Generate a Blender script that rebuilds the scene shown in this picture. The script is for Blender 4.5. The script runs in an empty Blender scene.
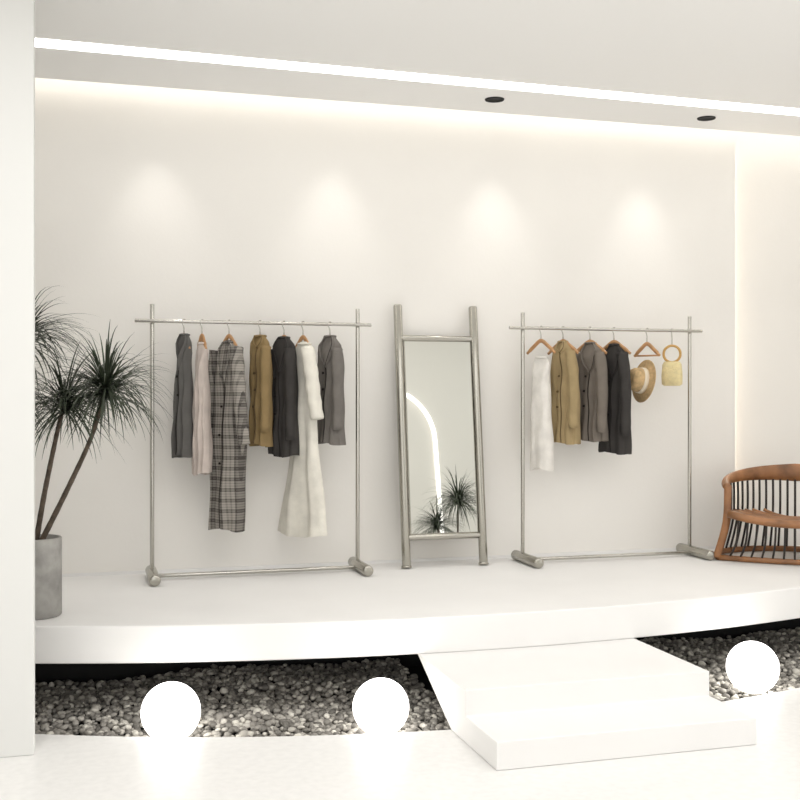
import bpy, bmesh, math, random
import numpy as np
from mathutils import Vector, Matrix
random.seed(4); np.random.seed(4)
S=bpy.context.scene
ZP=0.396; CAMZ=1.453; YW=6.76; ZC=3.273

# ---------------- materials ----------------
def pbr(name,col,rough=.6,metal=0,bump=0,bscale=40,var=0,emis=None,es=0,spec=.5,vscale=6):
    m=bpy.data.materials.new(name); m.use_nodes=True
    nt=m.node_tree; b=nt.nodes['Principled BSDF']
    b.inputs['Base Color'].default_value=(*col,1); b.inputs['Roughness'].default_value=rough
    b.inputs['Metallic'].default_value=metal
    b.inputs['Specular IOR Level'].default_value=spec
    if emis: 
        b.inputs['Emission Color'].default_value=(*emis,1); b.inputs['Emission Strength'].default_value=es
    if bump or var:
        tc=nt.nodes.new('ShaderNodeTexCoord'); n=nt.nodes.new('ShaderNodeTexNoise')
        n.inputs['Scale'].default_value=bscale if bump else vscale; n.inputs['Detail'].default_value=6
        nt.links.new(tc.outputs['Object'],n.inputs['Vector'])
        if bump:
            bp=nt.nodes.new('ShaderNodeBump'); bp.inputs['Strength'].default_value=bump; bp.inputs['Distance'].default_value=.01
            nt.links.new(n.outputs['Fac'],bp.inputs['Height']); nt.links.new(bp.outputs['Normal'],b.inputs['Normal'])
        if var:
            n2=nt.nodes.new('ShaderNodeTexNoise'); n2.inputs['Scale'].default_value=vscale; n2.inputs['Detail'].default_value=8
            nt.links.new(tc.outputs['Object'],n2.inputs['Vector'])
            r=nt.nodes.new('ShaderNodeValToRGB')
            r.color_ramp.elements[0].position=.3; r.color_ramp.elements[1].position=.7
            r.color_ramp.elements[0].color=(*[c*(1-var) for c in col],1)
            r.color_ramp.elements[1].color=(*[min(1,c*(1+var*.6)) for c in col],1)
            nt.links.new(n2.outputs['Fac'],r.inputs['Fac']); nt.links.new(r.outputs['Color'],b.inputs['Base Color'])
    return m
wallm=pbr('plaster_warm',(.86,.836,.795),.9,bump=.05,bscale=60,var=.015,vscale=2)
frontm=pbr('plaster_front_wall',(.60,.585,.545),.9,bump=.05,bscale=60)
ceilm=pbr('ceiling_paint',(.93,.925,.91),.9)
platm=pbr('platform_plaster',(.825,.815,.80),.6,var=.02,vscale=3)
floorm=pbr('floor_terrazzo',(.79,.782,.765),.38,var=.05,vscale=28)
colm=pbr('column_paint',(.72,.72,.70),.8)
blackm=pbr('matte_black',(.012,.012,.012),.9)
steel=pbr('brushed_steel',(.50,.485,.445),.24,1)
steel2=pbr('satin_nickel',(.43,.415,.37),.27,1)
mirm=pbr('mirror_silver',(.80,.81,.78),0.0,1)
ledm=pbr('led_white',(1,1,1),.5,emis=(1,.98,.95),es=6)
archm=pbr('arch_led',(1,1,1),.5,emis=(1,.97,.93),es=1.6)
globem=pbr('opal_glass_lit',(1,1,1),.3,emis=(1,.975,.93),es=5)
concrete=pbr('concrete',(.33,.32,.30),.85,bump=.3,bscale=30,var=.35,vscale=9)
soil=pbr('soil',(.05,.035,.025),.95,bump=.8,bscale=60)
bark=pbr('bark',(.10,.075,.055),.9,bump=.8,bscale=80,var=.4,vscale=30)
leafm=pbr('leaf_green',(.05,.064,.038),.45,var=.5,vscale=9)
woodh=pbr('hanger_wood',(.50,.27,.12),.4,var=.2,vscale=20)
woodc=pbr('chair_walnut',(.33,.15,.06),.4,var=.5,vscale=7)
darkw=pbr('chair_dark_rod',(.02,.015,.012),.4)

def fabric(name,col,rough=.9):
    return pbr(name,col,rough,bump=.25,bscale=160,var=.12,vscale=12,spec=.2)
f_grey=fabric('wool_grey',(.12,.115,.108))
f_blush=fabric('linen_blush',(.62,.54,.49))
f_tan=fabric('cotton_tan',(.27,.19,.09))
f_char=fabric('wool_charcoal',(.052,.048,.045))
f_ivory=fabric('ivory_crepe',(.78,.75,.67))
f_taupe=fabric('wool_taupe',(.19,.165,.14))
f_mid=fabric('wool_mid_grey',(.18,.165,.15))
f_white=fabric('white_satin',(.80,.77,.72),.6)
f_camel=fabric('camel_cotton',(.37,.28,.15))
f_dark=fabric('seam_dark',(.025,.022,.02))
f_tand=fabric('seam_tan',(.13,.09,.045))
straw=pbr('straw',(.62,.43,.22),.8,bump=.8,bscale=120,var=.25,vscale=50)
ribbon=pbr('hat_ribbon',(.80,.70,.55),.7)
bagm=pbr('raffia_yellow',(.80,.68,.38),.8,bump=.8,bscale=110,var=.12,vscale=40)
ringm=pbr('ring_wood',(.55,.33,.10),.4)

def plaid():
    m=bpy.data.materials.new('plaid_wool'); m.use_nodes=True; nt=m.node_tree; b=nt.nodes['Principled BSDF']
    b.inputs['Roughness'].default_value=.95
    tc=nt.nodes.new('ShaderNodeTexCoord'); sp=nt.nodes.new('ShaderNodeSeparateXYZ'); nt.links.new(tc.outputs['Object'],sp.inputs[0])
    def stripes(sock,period,width):
        d=nt.nodes.new('ShaderNodeMath'); d.operation='DIVIDE'; d.inputs[1].default_value=period; nt.links.new(sock,d.inputs[0])
        f=nt.nodes.new('ShaderNodeMath'); f.operation='FRACT'; nt.links.new(d.outputs[0],f.inputs[0])
        l=nt.nodes.new('ShaderNodeMath'); l.operation='LESS_THAN'; l.inputs[1].default_value=width; nt.links.new(f.outputs[0],l.inputs[0])
        return l.outputs[0]
    def add(a,b_,k=1):
        d=nt.nodes.new('ShaderNodeMath'); d.operation='MULTIPLY_ADD'; nt.links.new(b_,d.inputs[0]); d.inputs[1].default_value=k
        nt.links.new(a,d.inputs[2]); return d.outputs[0]
    a=stripes(sp.outputs[0],.085,.35); c=stripes(sp.outputs[2],.062,.35)
    e=stripes(sp.outputs[0],.0213,.35); g=stripes(sp.outputs[2],.0155,.35)
    t=add(a,c); t=add(t,e,.7); t=add(t,g,.7)
    r=nt.nodes.new('ShaderNodeMapRange'); r.inputs['From Max'].default_value=2.6; nt.links.new(t,r.inputs[0])
    cr=nt.nodes.new('ShaderNodeValToRGB'); cr.color_ramp.elements[0].color=(.33,.305,.27,1); cr.color_ramp.elements[1].color=(.06,.053,.048,1)
    nt.links.new(r.outputs[0],cr.inputs[0]); nt.links.new(cr.outputs[0],b.inputs['Base Color'])
    return m
plaidm=plaid()

def pebble_mat():
    m=bpy.data.materials.new('pebbles'); m.use_nodes=True; nt=m.node_tree; b=nt.nodes['Principled BSDF']
    b.inputs['Roughness'].default_value=.6
    g=nt.nodes.new('ShaderNodeNewGeometry'); cr=nt.nodes.new('ShaderNodeValToRGB')
    cr.color_ramp.elements[0].color=(.13,.122,.108,1); cr.color_ramp.elements[1].color=(.72,.69,.62,1)
    e=cr.color_ramp.elements.new(.6); e.color=(.33,.31,.28,1)
    nt.links.new(g.outputs['Random Per Island'],cr.inputs[0]); nt.links.new(cr.outputs[0],b.inputs['Base Color'])
    return m
pebm=pebble_mat()

# ---------------- mesh builder ----------------
class MB:
    def __init__(s): s.v=[]; s.f=[]; s.mi=[]; s.sm=[]; s.mats=[]
    def m(s,mat):
        if mat not in s.mats: s.mats.append(mat)
        return s.mats.index(mat)
    def add(s,vs,fs,mat,smooth=True):
        o=len(s.v); s.v+= [tuple(v) for v in vs]; k=s.m(mat)
        for f in fs: s.f.append(tuple(i+o for i in f)); s.mi.append(k); s.sm.append(smooth)
    def box(s,a,b,mat):
        x0,y0,z0=a; x1,y1,z1=b
        vs=[(x0,y0,z0),(x1,y0,z0),(x1,y1,z0),(x0,y1,z0),(x0,y0,z1),(x1,y0,z1),(x1,y1,z1),(x0,y1,z1)]
        s.add(vs,[(0,3,2,1),(4,5,6,7),(0,1,5,4),(1,2,6,5),(2,3,7,6),(3,0,4,7)],mat,False)
    def sweep(s,pts,r,mat,seg=12,up=None,cap=True,smooth=True):
        P=[Vector(p) for p in pts]; n=len(P)
        R=r if isinstance(r,list) else [r]*n
        R=[(q,q) if not isinstance(q,tuple) else q for q in R]
        T=[(P[min(i+1,n-1)]-P[max(i-1,0)]).normalized() for i in range(n)]
        ref=Vector((0,0,1)) if abs(T[0].z)<.9 else Vector((1,0,0))
        side=T[0].cross(ref).normalized(); vs=[]; fs=[]
        for i in range(n):
            if up is not None: side=T[i].cross(Vector(up)).normalized()
            else:
                side=(side-T[i]*side.dot(T[i])).normalized()
            u=side.cross(T[i]).normalized()
            for k in range(seg):
                a=2*math.pi*k/seg
                vs.append(P[i]+side*math.cos(a)*R[i][0]+u*math.sin(a)*R[i][1])
        for i in range(n-1):
            for k in range(seg):
                k2=(k+1)%seg; fs.append((i*seg+k,i*seg+k2,(i+1)*seg+k2,(i+1)*seg+k))
        if cap: fs.append(tuple(range(seg-1,-1,-1))); fs.append(tuple((n-1)*seg+k for k in range(seg)))
        s.add(vs,fs,mat,smooth)
    def rod(s,a,b,r,mat,seg=20,rnd=0.4):
        a=Vector(a); b=Vector(b); d=(b-a).normalized(); e=r*rnd
        pts=[a,a+d*e*.3,a+d*e,b-d*e,b-d*e*.3,b]
        s.sweep(pts,[r*(1-rnd),r*(1-rnd*.3),r,r,r*(1-rnd*.3),r*(1-rnd)],mat,seg)
    def lathe(s,prof,mat,seg=40,M=None,closed=False):
        vs=[];fs=[]; n=len(prof)
        for (r,z) in prof:
            for k in range(seg):
                a=2*math.pi*k/seg; v=Vector((r*math.cos(a),r*math.sin(a),z)); vs.append(M@v if M else v)
        for i in range(n-1):
            for k in range(seg):
                k2=(k+1)%seg; fs.append((i*seg+k,i*seg+k2,(i+1)*seg+k2,(i+1)*seg+k))
        s.add(vs,fs,mat,True)
    def obj(s,name,loc=(0,0,0),rz=0,bevel=0,rx=0,merge=False):
        me=bpy.data.meshes.new(name); me.from_pydata(s.v,[],s.f)
        for mt in s.mats: me.materials.append(mt)
        me.polygons.foreach_set('material_index',s.mi); me.polygons.foreach_set('use_smooth',s.sm); me.update()
        o=bpy.data.objects.new(name,me); S.collection.objects.link(o); o.location=loc; o.rotation_euler=(rx,0,rz)
        if bevel:
            b=o.modifiers.new('b','BEVEL'); b.width=bevel; b.segments=3; b.limit_method='ANGLE'
        return o
def lerp(a,b,t): return a+(b-a)*t
def smoothpath(pts,n=8):
    P=[Vector(p) for p in pts]; out=[]
    for i in range(len(P)-1):
        p0=P[max(i-1,0)];p1=P[i];p2=P[i+1];p3=P[min(i+2,len(P)-1)]
        for k in range(n):
            t=k/n
            out.append(.5*((2*p1)+(-p0+p2)*t+(2*p0-5*p1+4*p2-p3)*t*t+(-p0+3*p1-3*p2+p3)*t**3))
    out.append(P[-1]); return out

# ---------------- room ----------------
def slabY(x): return 12.52-math.sqrt(7.5**2-(x-1.95)**2)
def pitY(x): return 10.04-math.sqrt(5.5**2-(min(max(x,-2.4),6.4)-2.0)**2)
XL,XR=-2.2,6.6
def strip_prism(name,fn_front,fn_back,z0,z1,mat,x0=XL,x1=XR,n=96,bevel=0):
    mb=MB(); vs=[]; fs=[]
    for i in range(n+1):
        x=lerp(x0,x1,i/n); vs+=[(x,fn_front(x),z0),(x,fn_front(x),z1),(x,fn_back(x),z1),(x,fn_back(x),z0)]
    for i in range(n):
        a=i*4;b=a+4
        for k in range(4):
            k2=(k+1)%4; fs.append((a+k,b+k,b+k2,a+k2))
    fs.append((0,1,2,3)); fs.append((n*4+3,n*4+2,n*4+1,n*4))
    mb.add(vs,fs,mat,False); return mb.obj(name,bevel=bevel)
strip_prism('platform',slabY,lambda x:YW,.222,ZP,platm,bevel=.008)
strip_prism('floor',lambda x:-1.2,pitY,-.14,0,floorm,bevel=.003)
mb=MB(); mb.box((XL,4.2,-.2),(XR,YW,-.142),blackm); mb.obj('floor_pit_base')
mb=MB(); mb.box((XL,6.25,-.14),(XR,6.33,.22),blackm); mb.obj('wall_pit_back')  # plain black back wall of the pit, under the platform
mb=MB(); mb.box((XL,YW,0),(4.40,YW+.16,3.62),wallm); mb.obj('wall_back')
mb=MB(); mb.box((4.40,YW+.10,0),(XR,YW+.2,3.62),wallm); mb.obj('wall_back_recess')
mb=MB(); mb.box((XL-.12,-1.2,0),(XL,YW+.2,3.62),wallm); w=mb.obj('wall_left')
mb=MB(); mb.box((XR,3.0,0),(XR+.12,YW+.2,3.62),wallm); mb.obj('wall_right')
mb=MB(); mb.box((XL,4.0,ZC),(XR,6.6,ZC+.1),ceilm); mb.box((XL,4.0,ZC+.1),(XR,4.1,4.75),ceilm); mb.obj('ceiling')
mb=MB(); mb.box((XL,6.45,3.62),(XR,YW+.2,3.7),ceilm); mb.obj('ceiling_cove')
mb=MB(); mb.box((XL,-1.3,4.75),(XR,4.1,4.85),ceilm); mb.obj('ceiling_hall')
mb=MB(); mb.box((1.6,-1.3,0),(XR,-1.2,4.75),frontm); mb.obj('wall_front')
mb=MB(); mb.box((-4.3,-.066,-.004),(4.3,.066,-.0005),ledm); o=mb.obj('led_strip_light',(2.2,5.995,ZC),rz=math.radians(1.3))
# column (foreground left)
mb=MB(); mb.box((-1.6,4.70,0),(-.190,4.83,ZC),colm); mb.obj('column',bevel=.004)
mb=MB(); mb.box((XL,YW-.012,ZP),(4.40,YW,ZP+.018),platm); mb.obj('baseboard_back')
# steps with sloped soffit
prof=[(5.08,.222),(4.36,.222),(4.36,.112),(4.0,.112),(4.0,.001),(4.55,.001),(5.04,.215)]
mb=MB(); n=len(prof); vs=[(1.545,y,z) for y,z in prof]+[(2.705,y,z) for y,z in prof]
fs=[tuple(range(n)),tuple(range(2*n-1,n-1,-1))]+[(i,i+n,(i+1)%n+n,(i+1)%n) for i in range(n)]
mb.add(vs,fs,platm,False); o=mb.obj('steps')
bm=bmesh.new(); bm.from_mesh(o.data); bmesh.ops.recalc_face_normals(bm,faces=bm.faces); bm.to_mesh(o.data); bm.free()
b=o.modifiers.new('b','BEVEL'); b.width=.006; b.segments=3
# downlights
for x,y in ((2.42,6.30),(3.91,6.34)):
    mb=MB(); mb.lathe([(.0,-.002),(.045,-.002),(.052,-.006),(.058,-.006),(.06,0)],blackm,32); mb.obj('ceiling_downlight',(x,y,ZC))

# ---------------- gravel ----------------
bm=bmesh.new(); bmesh.ops.create_icosphere(bm,subdivisions=2,radius=1)
bv=np.array([v.co[:] for v in bm.verts]); bf=np.array([[v.index for v in f.verts] for f in bm.faces]); bm.free()
pos=[]
sp=.025
for (x0,x1) in ((-.75,1.75),(2.45,4.6)):
    for ix in range(int((x1-x0)/sp)):
        for iy in range(int((6.2-4.5)/sp)):
            x=x0+ix*sp+random.uniform(-.01,.01); y=4.5+iy*sp+random.uniform(-.01,.01)
            if y<pitY(x)+.018: continue
            pos.append((x,y,-.085+random.uniform(-.012,.02)+.02*math.sin(x*5+1)*math.sin(y*7)))
N=len(pos); allv=np.zeros((N,len(bv),3)); 
for i,p in enumerate(pos):
    r=random.uniform(.011,.021); sc=np.array([random.uniform(.8,1.3),random.uniform(.8,1.3),random.uniform(.55,.9)])*r
    v=bv*(1+np.random.uniform(-.13,.13,(len(bv),1)))*sc
    a=random.uniform(0,6.28); c,s_=math.cos(a),math.sin(a); t=random.uniform(-.5,.5); ct,st=math.cos(t),math.sin(t)
    v=v@np.array([[1,0,0],[0,ct,-st],[0,st,ct]])@np.array([[c,-s_,0],[s_,c,0],[0,0,1]])
    allv[i]=v+np.array(p)
allf=(bf[None]+np.arange(N)[:,None,None]*len(bv)).reshape(-1,3)
me=bpy.data.meshes.new('gravel_bed'); me.vertices.add(N*len(bv)); me.vertices.foreach_set('co',allv.reshape(-1))
me.loops.add(allf.size); me.loops.foreach_set('vertex_index',allf.reshape(-1).astype(np.int32))
me.polygons.add(len(allf)); me.polygons.foreach_set('loop_start',np.arange(0,allf.size,3,dtype=np.int32))
me.update(calc_edges=True); me.validate(); me.polygons.foreach_set('use_smooth',[True]*len(me.polygons))
me.materials.append(pebm); S.collection.objects.link(bpy.data.objects.new('gravel_bed',me))

# globes
for x,y,r in ((.375,4.95,.130),(1.29,4.78,.127),(3.31,4.93,.132)):
    mb=MB(); zc=-.068+r
    prof=[(r*math.sin(a),zc-r*math.cos(a)) for a in [math.pi*i/32 for i in range(33)]]
    prof[0]=(.0001,prof[0][1]); prof[-1]=(.0001,prof[-1][1])
    mb.lathe(prof,globem,48)
    mb.lathe([(.0,-.085),(.05,-.085),(.052,-.06),(.046,-.055)],steel,32)
    mb.obj('globe_floor_lamp',(x,y,0))

# ---------------- racks ----------------
YR=6.53
def rack(xa,xb):
    mb=MB(); H=1.596; r=.0125
    for x in (xa,xb):
        mb.rod((x,YR,ZP+.04),(x,YR,ZP+H),r,steel,20,.2)
        mb.rod((x,YR-.27,ZP+.033),(x,YR+.13,ZP+.033),.0325,steel2,28,.35)
    mb.rod((xa-.10,YR-.022,ZP+1.497),(xb+.08,YR-.022,ZP+1.497),.0105,steel,18,.2)
    mb.rod((xa,YR-.05,ZP+.026),(xb,YR-.05,ZP+.026),.011,steel,18,.1)
    mb.obj('clothes_rack')
rack(.388,1.615); rack(2.700,3.900)

# ---------------- leaning ladder mirror ----------------
mb=MB(); L=1.65; W_=.505
for x in (0,W_): 
    mb.rod((x,0,0.004),(x,0,L),.0275,steel2,28,.35)
    mb.lathe([(.0001,0),(.032,0),(.032,.012),(.027,.014)],steel2,28,M=Matrix.Translation((x,0,0)))
for z in (.185,1.435): mb.rod((0,0,z),(W_,0,z),.02,steel2,24,.05)
mb.box((.03,-.008,.20),(W_-.03,.008,1.42),steel2)
mb.box((.036,-.0105,.207),(W_-.036,-.0085,1.413),mirm)
mb.obj('leaning_mirror',(1.918,6.50,ZP+.004),rx=-math.radians(7.0))

# ---------------- plants ----------------
def leaf_head(mb,c,n,L,droop=1.0):
    c=Vector(c)
    for i in range(n):
        az=random.uniform(0,2*math.pi); el=math.radians(random.choice([random.uniform(-30,40),random.uniform(5,78)]))
        l=L*random.uniform(.7,1.15)*(1-.15*max(0,math.sin(el))); seg=9; d=Vector((math.cos(az)*math.cos(el),math.sin(az)*math.cos(el),math.sin(el)))
        side=Vector((-math.sin(az),math.cos(az),0)); p=c+Vector((0,0,random.uniform(-.06,.03))); vs=[];fs=[]
        dr=droop*random.uniform(.6,1.6)
        for k in range(seg+1):
            t=k/seg; w=.0048*(1-t**2.2)*(.6+.4*min(1,t*5))+.0004
            u=side.cross(d).normalized()
            vs+=[p-side*w+u*w*.4,p,p+side*w+u*w*.4]
            d=(d+Vector((0,0,-.15*dr*(.2+1.7*t)))).normalized(); p=p+d*l/seg
        for k in range(seg):
            a=k*3; fs+=[(a,a+1,a+4,a+3),(a+1,a+2,a+5,a+4)]
        mb.add(vs,fs,leafm,True)
def plant(name,loc,trunks,pot_r,pot_h):
    mb=MB()
    mb.lathe([(.0001,0),(pot_r-.006,0),(pot_r,.006),(pot_r,pot_h-.004),(pot_r-.004,pot_h),(pot_r-.018,pot_h),(pot_r-.02,pot_h-.04)],concrete,48)
    mb.lathe([(.0001,pot_h-.02),(pot_r-.015,pot_h-.03)],soil,48)
    for pts,n,Lf in trunks:
        P=smoothpath(pts,8); m=len(P)
        mb.sweep(P,[lerp(.014,.009,i/(m-1))*(1+.08*(i%2)) for i in range(m)],bark,10)
        leaf_head(mb,P[-1],n,Lf)
    return mb.obj(name,loc)
plant('potted_dracaena',(-.225,5.60,ZP+.001),[
  ([(.005,0,.33),(.05,.0,.6),(.11,0,.9),(.14,0,1.03)],190,.37),
  ([(.02,-.02,.33),(.16,-.03,.62),(.27,-.03,.87),(.335,-.03,1.10)],290,.39),
  ([(-.03,.02,.33),(-.06,.04,.8),(-.06,.04,1.1),(-.05,.03,1.36)],220,.39),
  ([(-.04,-.02,.33),(-.10,-.02,.8),(-.12,0,1.10)],130,.33)],.129,.378)
plant('potted_dracaena',(4.05,1.0,0),[
  ([(0,0,.4),(-.04,0,.8),(-.13,0,1.34)],230,.42),([(.02,0,.4),(.08,0,.9),(.15,0,1.62)],280,.48)],.17,.45)

# front wall arch (seen in mirror)
mb=MB(); pts=[(3.94+.75,-1.17,.05)]+[(3.94+.75*math.cos(a),-1.17,2.78+.75*math.sin(a)) for a in [math.pi*i/40 for i in range(41)]]+[(3.94-.75,-1.17,.05)]
mb.sweep(pts,.030,archm,10,up=(0,1,0)); mb.obj('arch_light_trim')

# ---------------- garments ----------------
F=1100; TH=math.radians(16.1)
def hanger(mb,w,bottom=False,hookh=.075):
    r=.014; pts=[(0,r*math.cos(a),r*math.sin(a)) for a in [math.radians(d) for d in range(-30,181,15)]]
    pts+= [(0,-r,-.012),(0,-.004,-.028),(0,0,-.04),(0,0,-hookh)]
    mb.sweep(pts,.0028,steel,8)
    P=smoothpath([(-w/2,0,-hookh-.085),(-w/4,0,-hookh-.04),(0,0,-hookh-.005),(w/4,0,-hookh-.04),(w/2,0,-hookh-.085)],6); m=len(P)
    mb.sweep(P,[(.008,.013 if 2<i<m-3 else .009) for i in range(m)],woodh,12)
    if bottom: mb.sweep([(-w/2+.004,0,-hookh-.083),(w/2-.004,0,-hookh-.083)],.006,woodh,10)
def garment(name,x_px,ybar,rows,mat,alpha=35,D=.085,folds=5,famp=.012,sleeves=None,hw=None,seed=0,seam=None,lapel=0):
    a=(x_px-400)/F; rx=math.sin(TH)+a*math.cos(TH); ry=math.cos(TH)-a*math.sin(TH)
    t=(YR-.022)/ry; X=rx*t; k=t/F; nrm=math.hypot(rx,ry); al=math.radians(alpha)
    dp=(math.sin(al)*ry+math.cos(al)*rx)/nrm; npj=abs(math.cos(al)*ry-math.sin(al)*rx)/nrm
    mb=MB(); rnd=random.Random(seed)
    zs=[-(r[0]-ybar)*k for r in rows]; cs=[((r[1]+r[2])/2-x_px)*k/dp for r in rows]
    hs=[]
    for i,r in enumerate(rows):
        app=(r[2]-r[1])/2*k; dd=D/2*min(1,.55+.45*i/2)
        hs.append(math.sqrt(max(app*app-(dd*npj)**2,(app*.55)**2))/dp)
    nr=44; seg=72; vs=[];fs=[]
    ph=rnd.uniform(0,6); ph2=rnd.uniform(0,6); ph3=rnd.uniform(0,6)
    def surf(u,th,out=0):
        z=lerp(zs[0],zs[-1],u)
        for q in range(len(zs)-1):
            if zs[q]>=z>=zs[q+1]-1e-9: break
        w=(zs[q]-z)/max(1e-6,zs[q]-zs[q+1]); c=lerp(cs[q],cs[q+1],w); h=lerp(hs[q],hs[q+1],w)
        dd=D/2*min(1,.35+u*4)*(1+.25*u)+out
        ct,st=math.cos(th),math.sin(th)
        am=famp*min(1,u*1.4)
        x=c+h*math.copysign(abs(ct)**.8,ct)*(1+.035*math.sin(u*7+ph3+2*math.copysign(1,ct)))
        y=dd*math.copysign(abs(st)**.8,st)
        y+=am*math.sin(folds*2.2*ct+ph+u*2.0)*(abs(st)**.5)+am*.35*math.sin(folds*5.1*ct+ph2-u*3)*(abs(st)**.5)*u
        y+=.006*math.sin(u*16+ct*3+ph2)*(abs(st)**.5)
        return Vector((x,y,z+(.010*math.sin(3*ct+ph)*max(0,u-.9)*10)))
    for j in range(nr+1):
        for i in range(seg): vs.append(surf(j/nr,2*math.pi*i/seg))
    for j in range(nr):
        for i in range(seg):
            i2=(i+1)%seg; fs.append((j*seg+i,(j+1)*seg+i,(j+1)*seg+i2,j*seg+i2))
    mb.add(vs,fs,mat,True)
    mb.sweep([surf(.012,2*math.pi*i/24,.004) for i in range(25)],.007,mat,8,cap=False)
    if seam:
        mb.sweep([surf(lerp(.03 if not lapel else lapel,.995,i/24),-math.pi/2+.12,.002) for i in range(25)],.0035,seam,6)
        for zz in (.35,.5,.65):
            p=surf(zz,-math.pi/2-.05,.004); mb.sweep([p+Vector((0,.004,0)),p+Vector((0,-.004,0))],.007,seam,10)
    if lapel:
        for sgn in (-1,1):
            P=[surf(lerp(.01,lapel,i/8),-math.pi/2+.12+sgn*lerp(.75,.0,i/8),.006) for i in range(9)]
            mb.sweep(P,[(lerp(.006,.018,min(1,i/4))*(1 if i<7 else .5),.004) for i in range(9)],mat,8)
            mb.sweep([p+Vector((0,-.004,0)) for p in P],.0028,seam or mat,6)
    if sleeves:
        for pts,r0,r1 in sleeves:
            P=smoothpath([((px-x_px)*k/dp,off,-(py-ybar)*k) for px,py,off in pts],6); m=len(P)
            mb.sweep(P,[(lerp(r0,r1,i/(m-1))*(1+.10*math.sin(i*1.7+ph)),lerp(r0,r1,i/(m-1))*.75) for i in range(m)],mat,16)
    hang_w=hw if hw else min(.40,2*hs[1]*.9)
    hanger(mb,hang_w)
    return mb.obj(name,(X,YR-.022,ZP+1.497),rz=al-math.pi/2)
# left rack
garment('grey_sleeveless_coat',184,323,[(335,181,188),(344,177,191),(360,178,191),(380,176,191),(458,174,191)],f_grey,40,seed=1,seam=f_dark,lapel=.3)
garment('blush_blouse',202,323,[(343,199,205),(352,197,208),(370,196,208),(420,195,209),(475,194,210)],f_blush,38,D=.075,seed=2)
garment('plaid_coat',229,324,[(342,224,234),(350,217,239),(370,218,242),(420,214,244),(470,212,243),(531,212,242)],plaidm,35,D=.11,folds=3,famp=.014,seam=f_dark,lapel=.25,
  sleeves=[([(238,350,-.02),(243,380,-.04),(247,415,-.05),(250,445,-.05)],.05,.038),([(219,352,-.02),(216,385,-.03),(214,430,-.04)],.045,.036)],seed=3)
garment('tan_shirt',260,324,[(336,256,265),(344,251,270),(370,251,271),(446,251,271)],f_tan,35,D=.09,seam=f_tand,lapel=.12,
  sleeves=[([(268,348,-.02),(270,380,-.04),(270,432,-.045)],.036,.03)],seed=4)
garment('charcoal_jacket',284,324,[(337,279,288),(346,273,294),(370,272,296),(456,271,297)],f_char,35,D=.10,seam=f_dark,lapel=.3,
  sleeves=[([(292,350,-.02),(295,385,-.04),(296,440,-.045)],.04,.032),([(275,350,-.02),(274,400,-.04),(274,448,-.04)],.035,.03)],seed=5)
garment('ivory_long_dress',303,325,[(343,300,309),(350,294,314),(380,294,316),(425,295,316),(450,292,318),(500,284,324),(536,279,327)],f_ivory,34,D=.09,folds=3,famp=.012,
  sleeves=[([(311,350,-.03),(317,375,-.05),(321,400,-.06),(324,420,-.06)],.05,.045)],seed=6)
garment('grey_jacket',330,325,[(336,326,335),(346,319,341),(370,318,343),(444,316,343)],f_mid,33,D=.10,seam=f_dark,lapel=.3,
  sleeves=[([(339,350,-.02),(342,385,-.04),(342,430,-.04)],.04,.032)],seed=7)
# right rack
garment('white_slip_dress',541,329,[(357,537,546),(364,533,550),(380,533,550),(420,532,551),(470,531,553)],f_white,30,D=.08,folds=2,famp=.007,hw=.22,seed=8)
garment('camel_shirt',563,329,[(341,559,567),(350,553,573),(370,552,578),(443,552,578)],f_camel,28,D=.10,hw=.24,seam=f_tand,lapel=.12,
  sleeves=[([(572,352,-.02),(577,385,-.04),(578,428,-.05)],.04,.034)],seed=9)
garment('taupe_jacket',590,329,[(342,586,595),(351,580,603),(370,578,606),(440,577,606)],f_taupe,27,D=.10,hw=.26,seam=f_dark,lapel=.32,
  sleeves=[([(601,353,-.02),(605,385,-.04),(606,432,-.05)],.042,.034),([(581,353,-.02),(579,395,-.03),(579,438,-.04)],.038,.03)],seed=10)
garment('charcoal_coat',614,329,[(343,610,619),(352,604,626),(370,602,629),(452,599,629)],f_char,26,D=.10,hw=.26,seam=f_dark,lapel=.32,
  sleeves=[([(624,353,-.02),(629,385,-.04),(630,435,-.05)],.045,.036)],seed=11)

def barX(x_px):
    a=(x_px-400)/F; rx=math.sin(TH)+a*math.cos(TH); ry=math.cos(TH)-a*math.sin(TH); return rx*(YR-.022)/ry
# hat on hanger
mb=MB(); hanger(mb,.19,True,hookh=.085)
Mh=Matrix.Translation((-.0,-.045,-.335))@Matrix.Rotation(math.radians(-28),4,'Z')@Matrix.Rotation(math.radians(80),4,'X')
mb.lathe([(.0001,.10),(.04,.102),(.062,.095),(.074,.075),(.08,.03),(.083,.012)],straw,40,M=Mh)
mb.lathe([(.0815,.036),(.0845,.034),(.0865,.008),(.083,.006)],ribbon,40,M=Mh)
mb.lathe([(.083,.006),(.10,.0),(.125,-.006),(.142,-.002),(.143,-.005),(.125,-.011),(.083,.0)],straw,40,M=Mh)
mb.obj('straw_hat_on_hanger',(barX(647),YR-.022,ZP+1.497),rz=math.radians(30-90))
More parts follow.
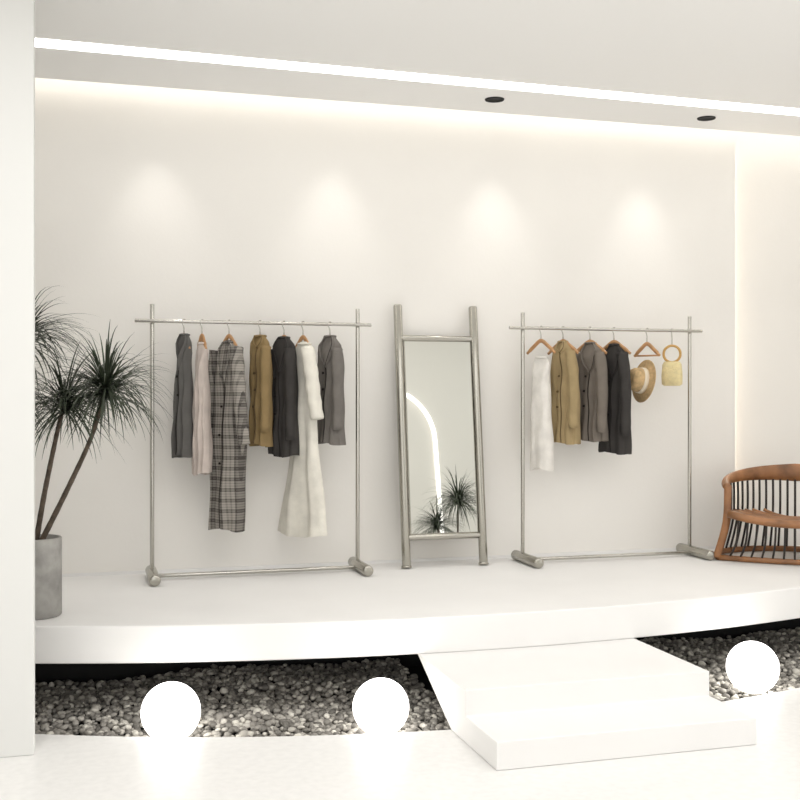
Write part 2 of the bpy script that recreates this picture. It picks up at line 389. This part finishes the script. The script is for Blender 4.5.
# bag with ring
mb=MB(); r=.014
pts=[(0,r*math.cos(a),r*math.sin(a)) for a in [math.radians(d) for d in range(-30,181,15)]]+[(0,-r,-.02),(0,0,-.05),(0,0,-.105)]
mb.sweep(pts,.0028,steel,8)
mb.sweep([(.055*math.cos(a),0,-.155+.055*math.sin(a)) for a in [2*math.pi*i/32 for i in range(33)]],.0085,ringm,10)
rows=[(-.205,.05,.02),(-.225,.062,.03),(-.30,.068,.04),(-.355,.066,.04),(-.366,.05,.03)]
vs=[];fs=[];sg=32
for z,a_,b_ in rows:
    for i in range(sg):
        th=2*math.pi*i/sg; c,s_=math.cos(th),math.sin(th)
        vs.append((a_*math.copysign(abs(c)**.6,c),b_*math.copysign(abs(s_)**.6,s_),z))
for j in range(len(rows)-1):
    for i in range(sg): i2=(i+1)%sg; fs.append((j*sg+i,(j+1)*sg+i,(j+1)*sg+i2,j*sg+i2))
fs.append(tuple(range(sg))); fs.append(tuple((len(rows)-1)*sg+i for i in range(sg)))
mb.add(vs,fs,bagm,True)
mb.obj('raffia_handbag',(barX(672),YR-.022,ZP+1.497),rz=math.radians(52-90))

# ---------------- chair ----------------
mb=MB()
def up(f):  # f in -1..1 around the horseshoe, opening towards local -y
    a=math.radians(108*f); return Vector((.43*math.sin(a),.04+.38*math.cos(a),.545-.075*abs(f)**2))
def lo(f):
    a=math.radians(108*f); return Vector((.49*math.sin(a),.02+.43*math.cos(a),.022))
nn=48
mb.sweep([up(-1+2*i/nn) for i in range(nn+1)],[(.016+.012*abs(-1+2*i/nn),lerp(.060,.022,abs(-1+2*i/nn)**.9)) for i in range(nn+1)],woodc,16,up=(0,0,1))
mb.sweep([lo(-1+2*i/nn) for i in range(nn+1)],[(.016,.02)]*(nn+1),woodc,14,up=(0,0,1))
for i in range(-16,17):
    f=i/16.8; a=up(f); b_=lo(f); mid=a.lerp(b_,.5)+Vector((-b_.x*.06,-b_.y*.06,-.01))
    mb.sweep(smoothpath([a,mid,b_],5),.0075,darkw,8)
for sg_ in (-1,1):
    a=up(sg_); b_=lo(sg_)
    mb.sweep(smoothpath([a+Vector((0,0,.01)),(a+b_)/2+Vector((-sg_*.02,-.025,0)),b_+Vector((sg_*.01,-.02,0))],8),[(.016,.024)]*17,woodc,14)
# scooped seat slats + shaped front rail
for j in range(12):
    y=-.20+j*.050; q=(y-.03)/.37; hw=.40*math.sqrt(max(.08,1-max(0,q)**2))
    P=[(lerp(-hw,hw,i/14),y-(.03*(1-(2*i/14-1)**2) if j==0 else 0),.262+.05*(2*i/14-1)**2-.015*j/9) for i in range(15)]
    mb.sweep(P,[(.021 if j else .03,.011 if j else .026)]*15,woodc,10,up=(0,0,1))
# front lower rail and rods
P=[(lerp(-.46,.46,i/14),-.13-.06*(1-(2*i/14-1)**2),.022) for i in range(15)]
mb.sweep(P,[(.014,.018)]*15,woodc,12,up=(0,0,1))
for i in range(1,14):
    t=2*i/14-1
    mb.sweep(smoothpath([(t*.39,-.20-.025*(1-t*t),.25+.05*t*t),(t*.41,-.19-.02*(1-t*t),.13),(t*.46,-.13-.06*(1-t*t),.03)],4),.0068,darkw,8)
mb.obj('slatted_lounge_chair',(4.40,6.09,ZP),rz=math.radians(-36))

# ---------------- lights ----------------
def area(name,loc,rot,sx,sy,e,col=(1,1,1)):
    l=bpy.data.lights.new(name,'AREA'); l.shape='RECTANGLE'; l.size=sx; l.size_y=sy; l.energy=e; l.color=col
    o=bpy.data.objects.new(name,l); S.collection.objects.link(o); o.location=loc; o.rotation_euler=rot; return o
area('hall_fill_light',(2.0,1.6,4.7),(0,0,0),6,3.6,155,(1,.985,.965))  # unseen overhead fill added to brighten the room, no fixture modelled
area('cove_light',(2.2,6.56,3.44),(math.radians(70),0,0),8.4,.06,8,(1,.93,.82))
area('recess_light',(4.47,YW+.06,1.9),(math.radians(90),0,math.radians(90)),.05,2.6,3,(1,.88,.72))
for x in (.42,1.50,2.58,3.66):
    l=bpy.data.lights.new('wall_wash_spot','SPOT'); l.energy=13.5; l.spot_size=math.radians(62); l.spot_blend=1; l.shadow_soft_size=.03; l.color=(1,.97,.93)
    o=bpy.data.objects.new('wall_wash_spot',l); S.collection.objects.link(o); o.location=(x,6.5,ZC-.01); o.rotation_euler=(math.radians(5),0,0)
W=bpy.data.worlds.new('world'); S.world=W; W.use_nodes=True
W.node_tree.nodes['Background'].inputs[0].default_value=(1,.995,.985,1); W.node_tree.nodes['Background'].inputs[1].default_value=1.55

S.view_settings.view_transform='Standard'
# ---------------- camera ----------------
c=bpy.data.cameras.new('camera'); c.sensor_width=36; c.lens=F/800*36; c.shift_y=-.00375; c.clip_start=.05
o=bpy.data.objects.new('camera',c); S.collection.objects.link(o); o.location=(0,0,CAMZ); o.rotation_euler=(math.radians(90),0,-TH)
S.camera=o
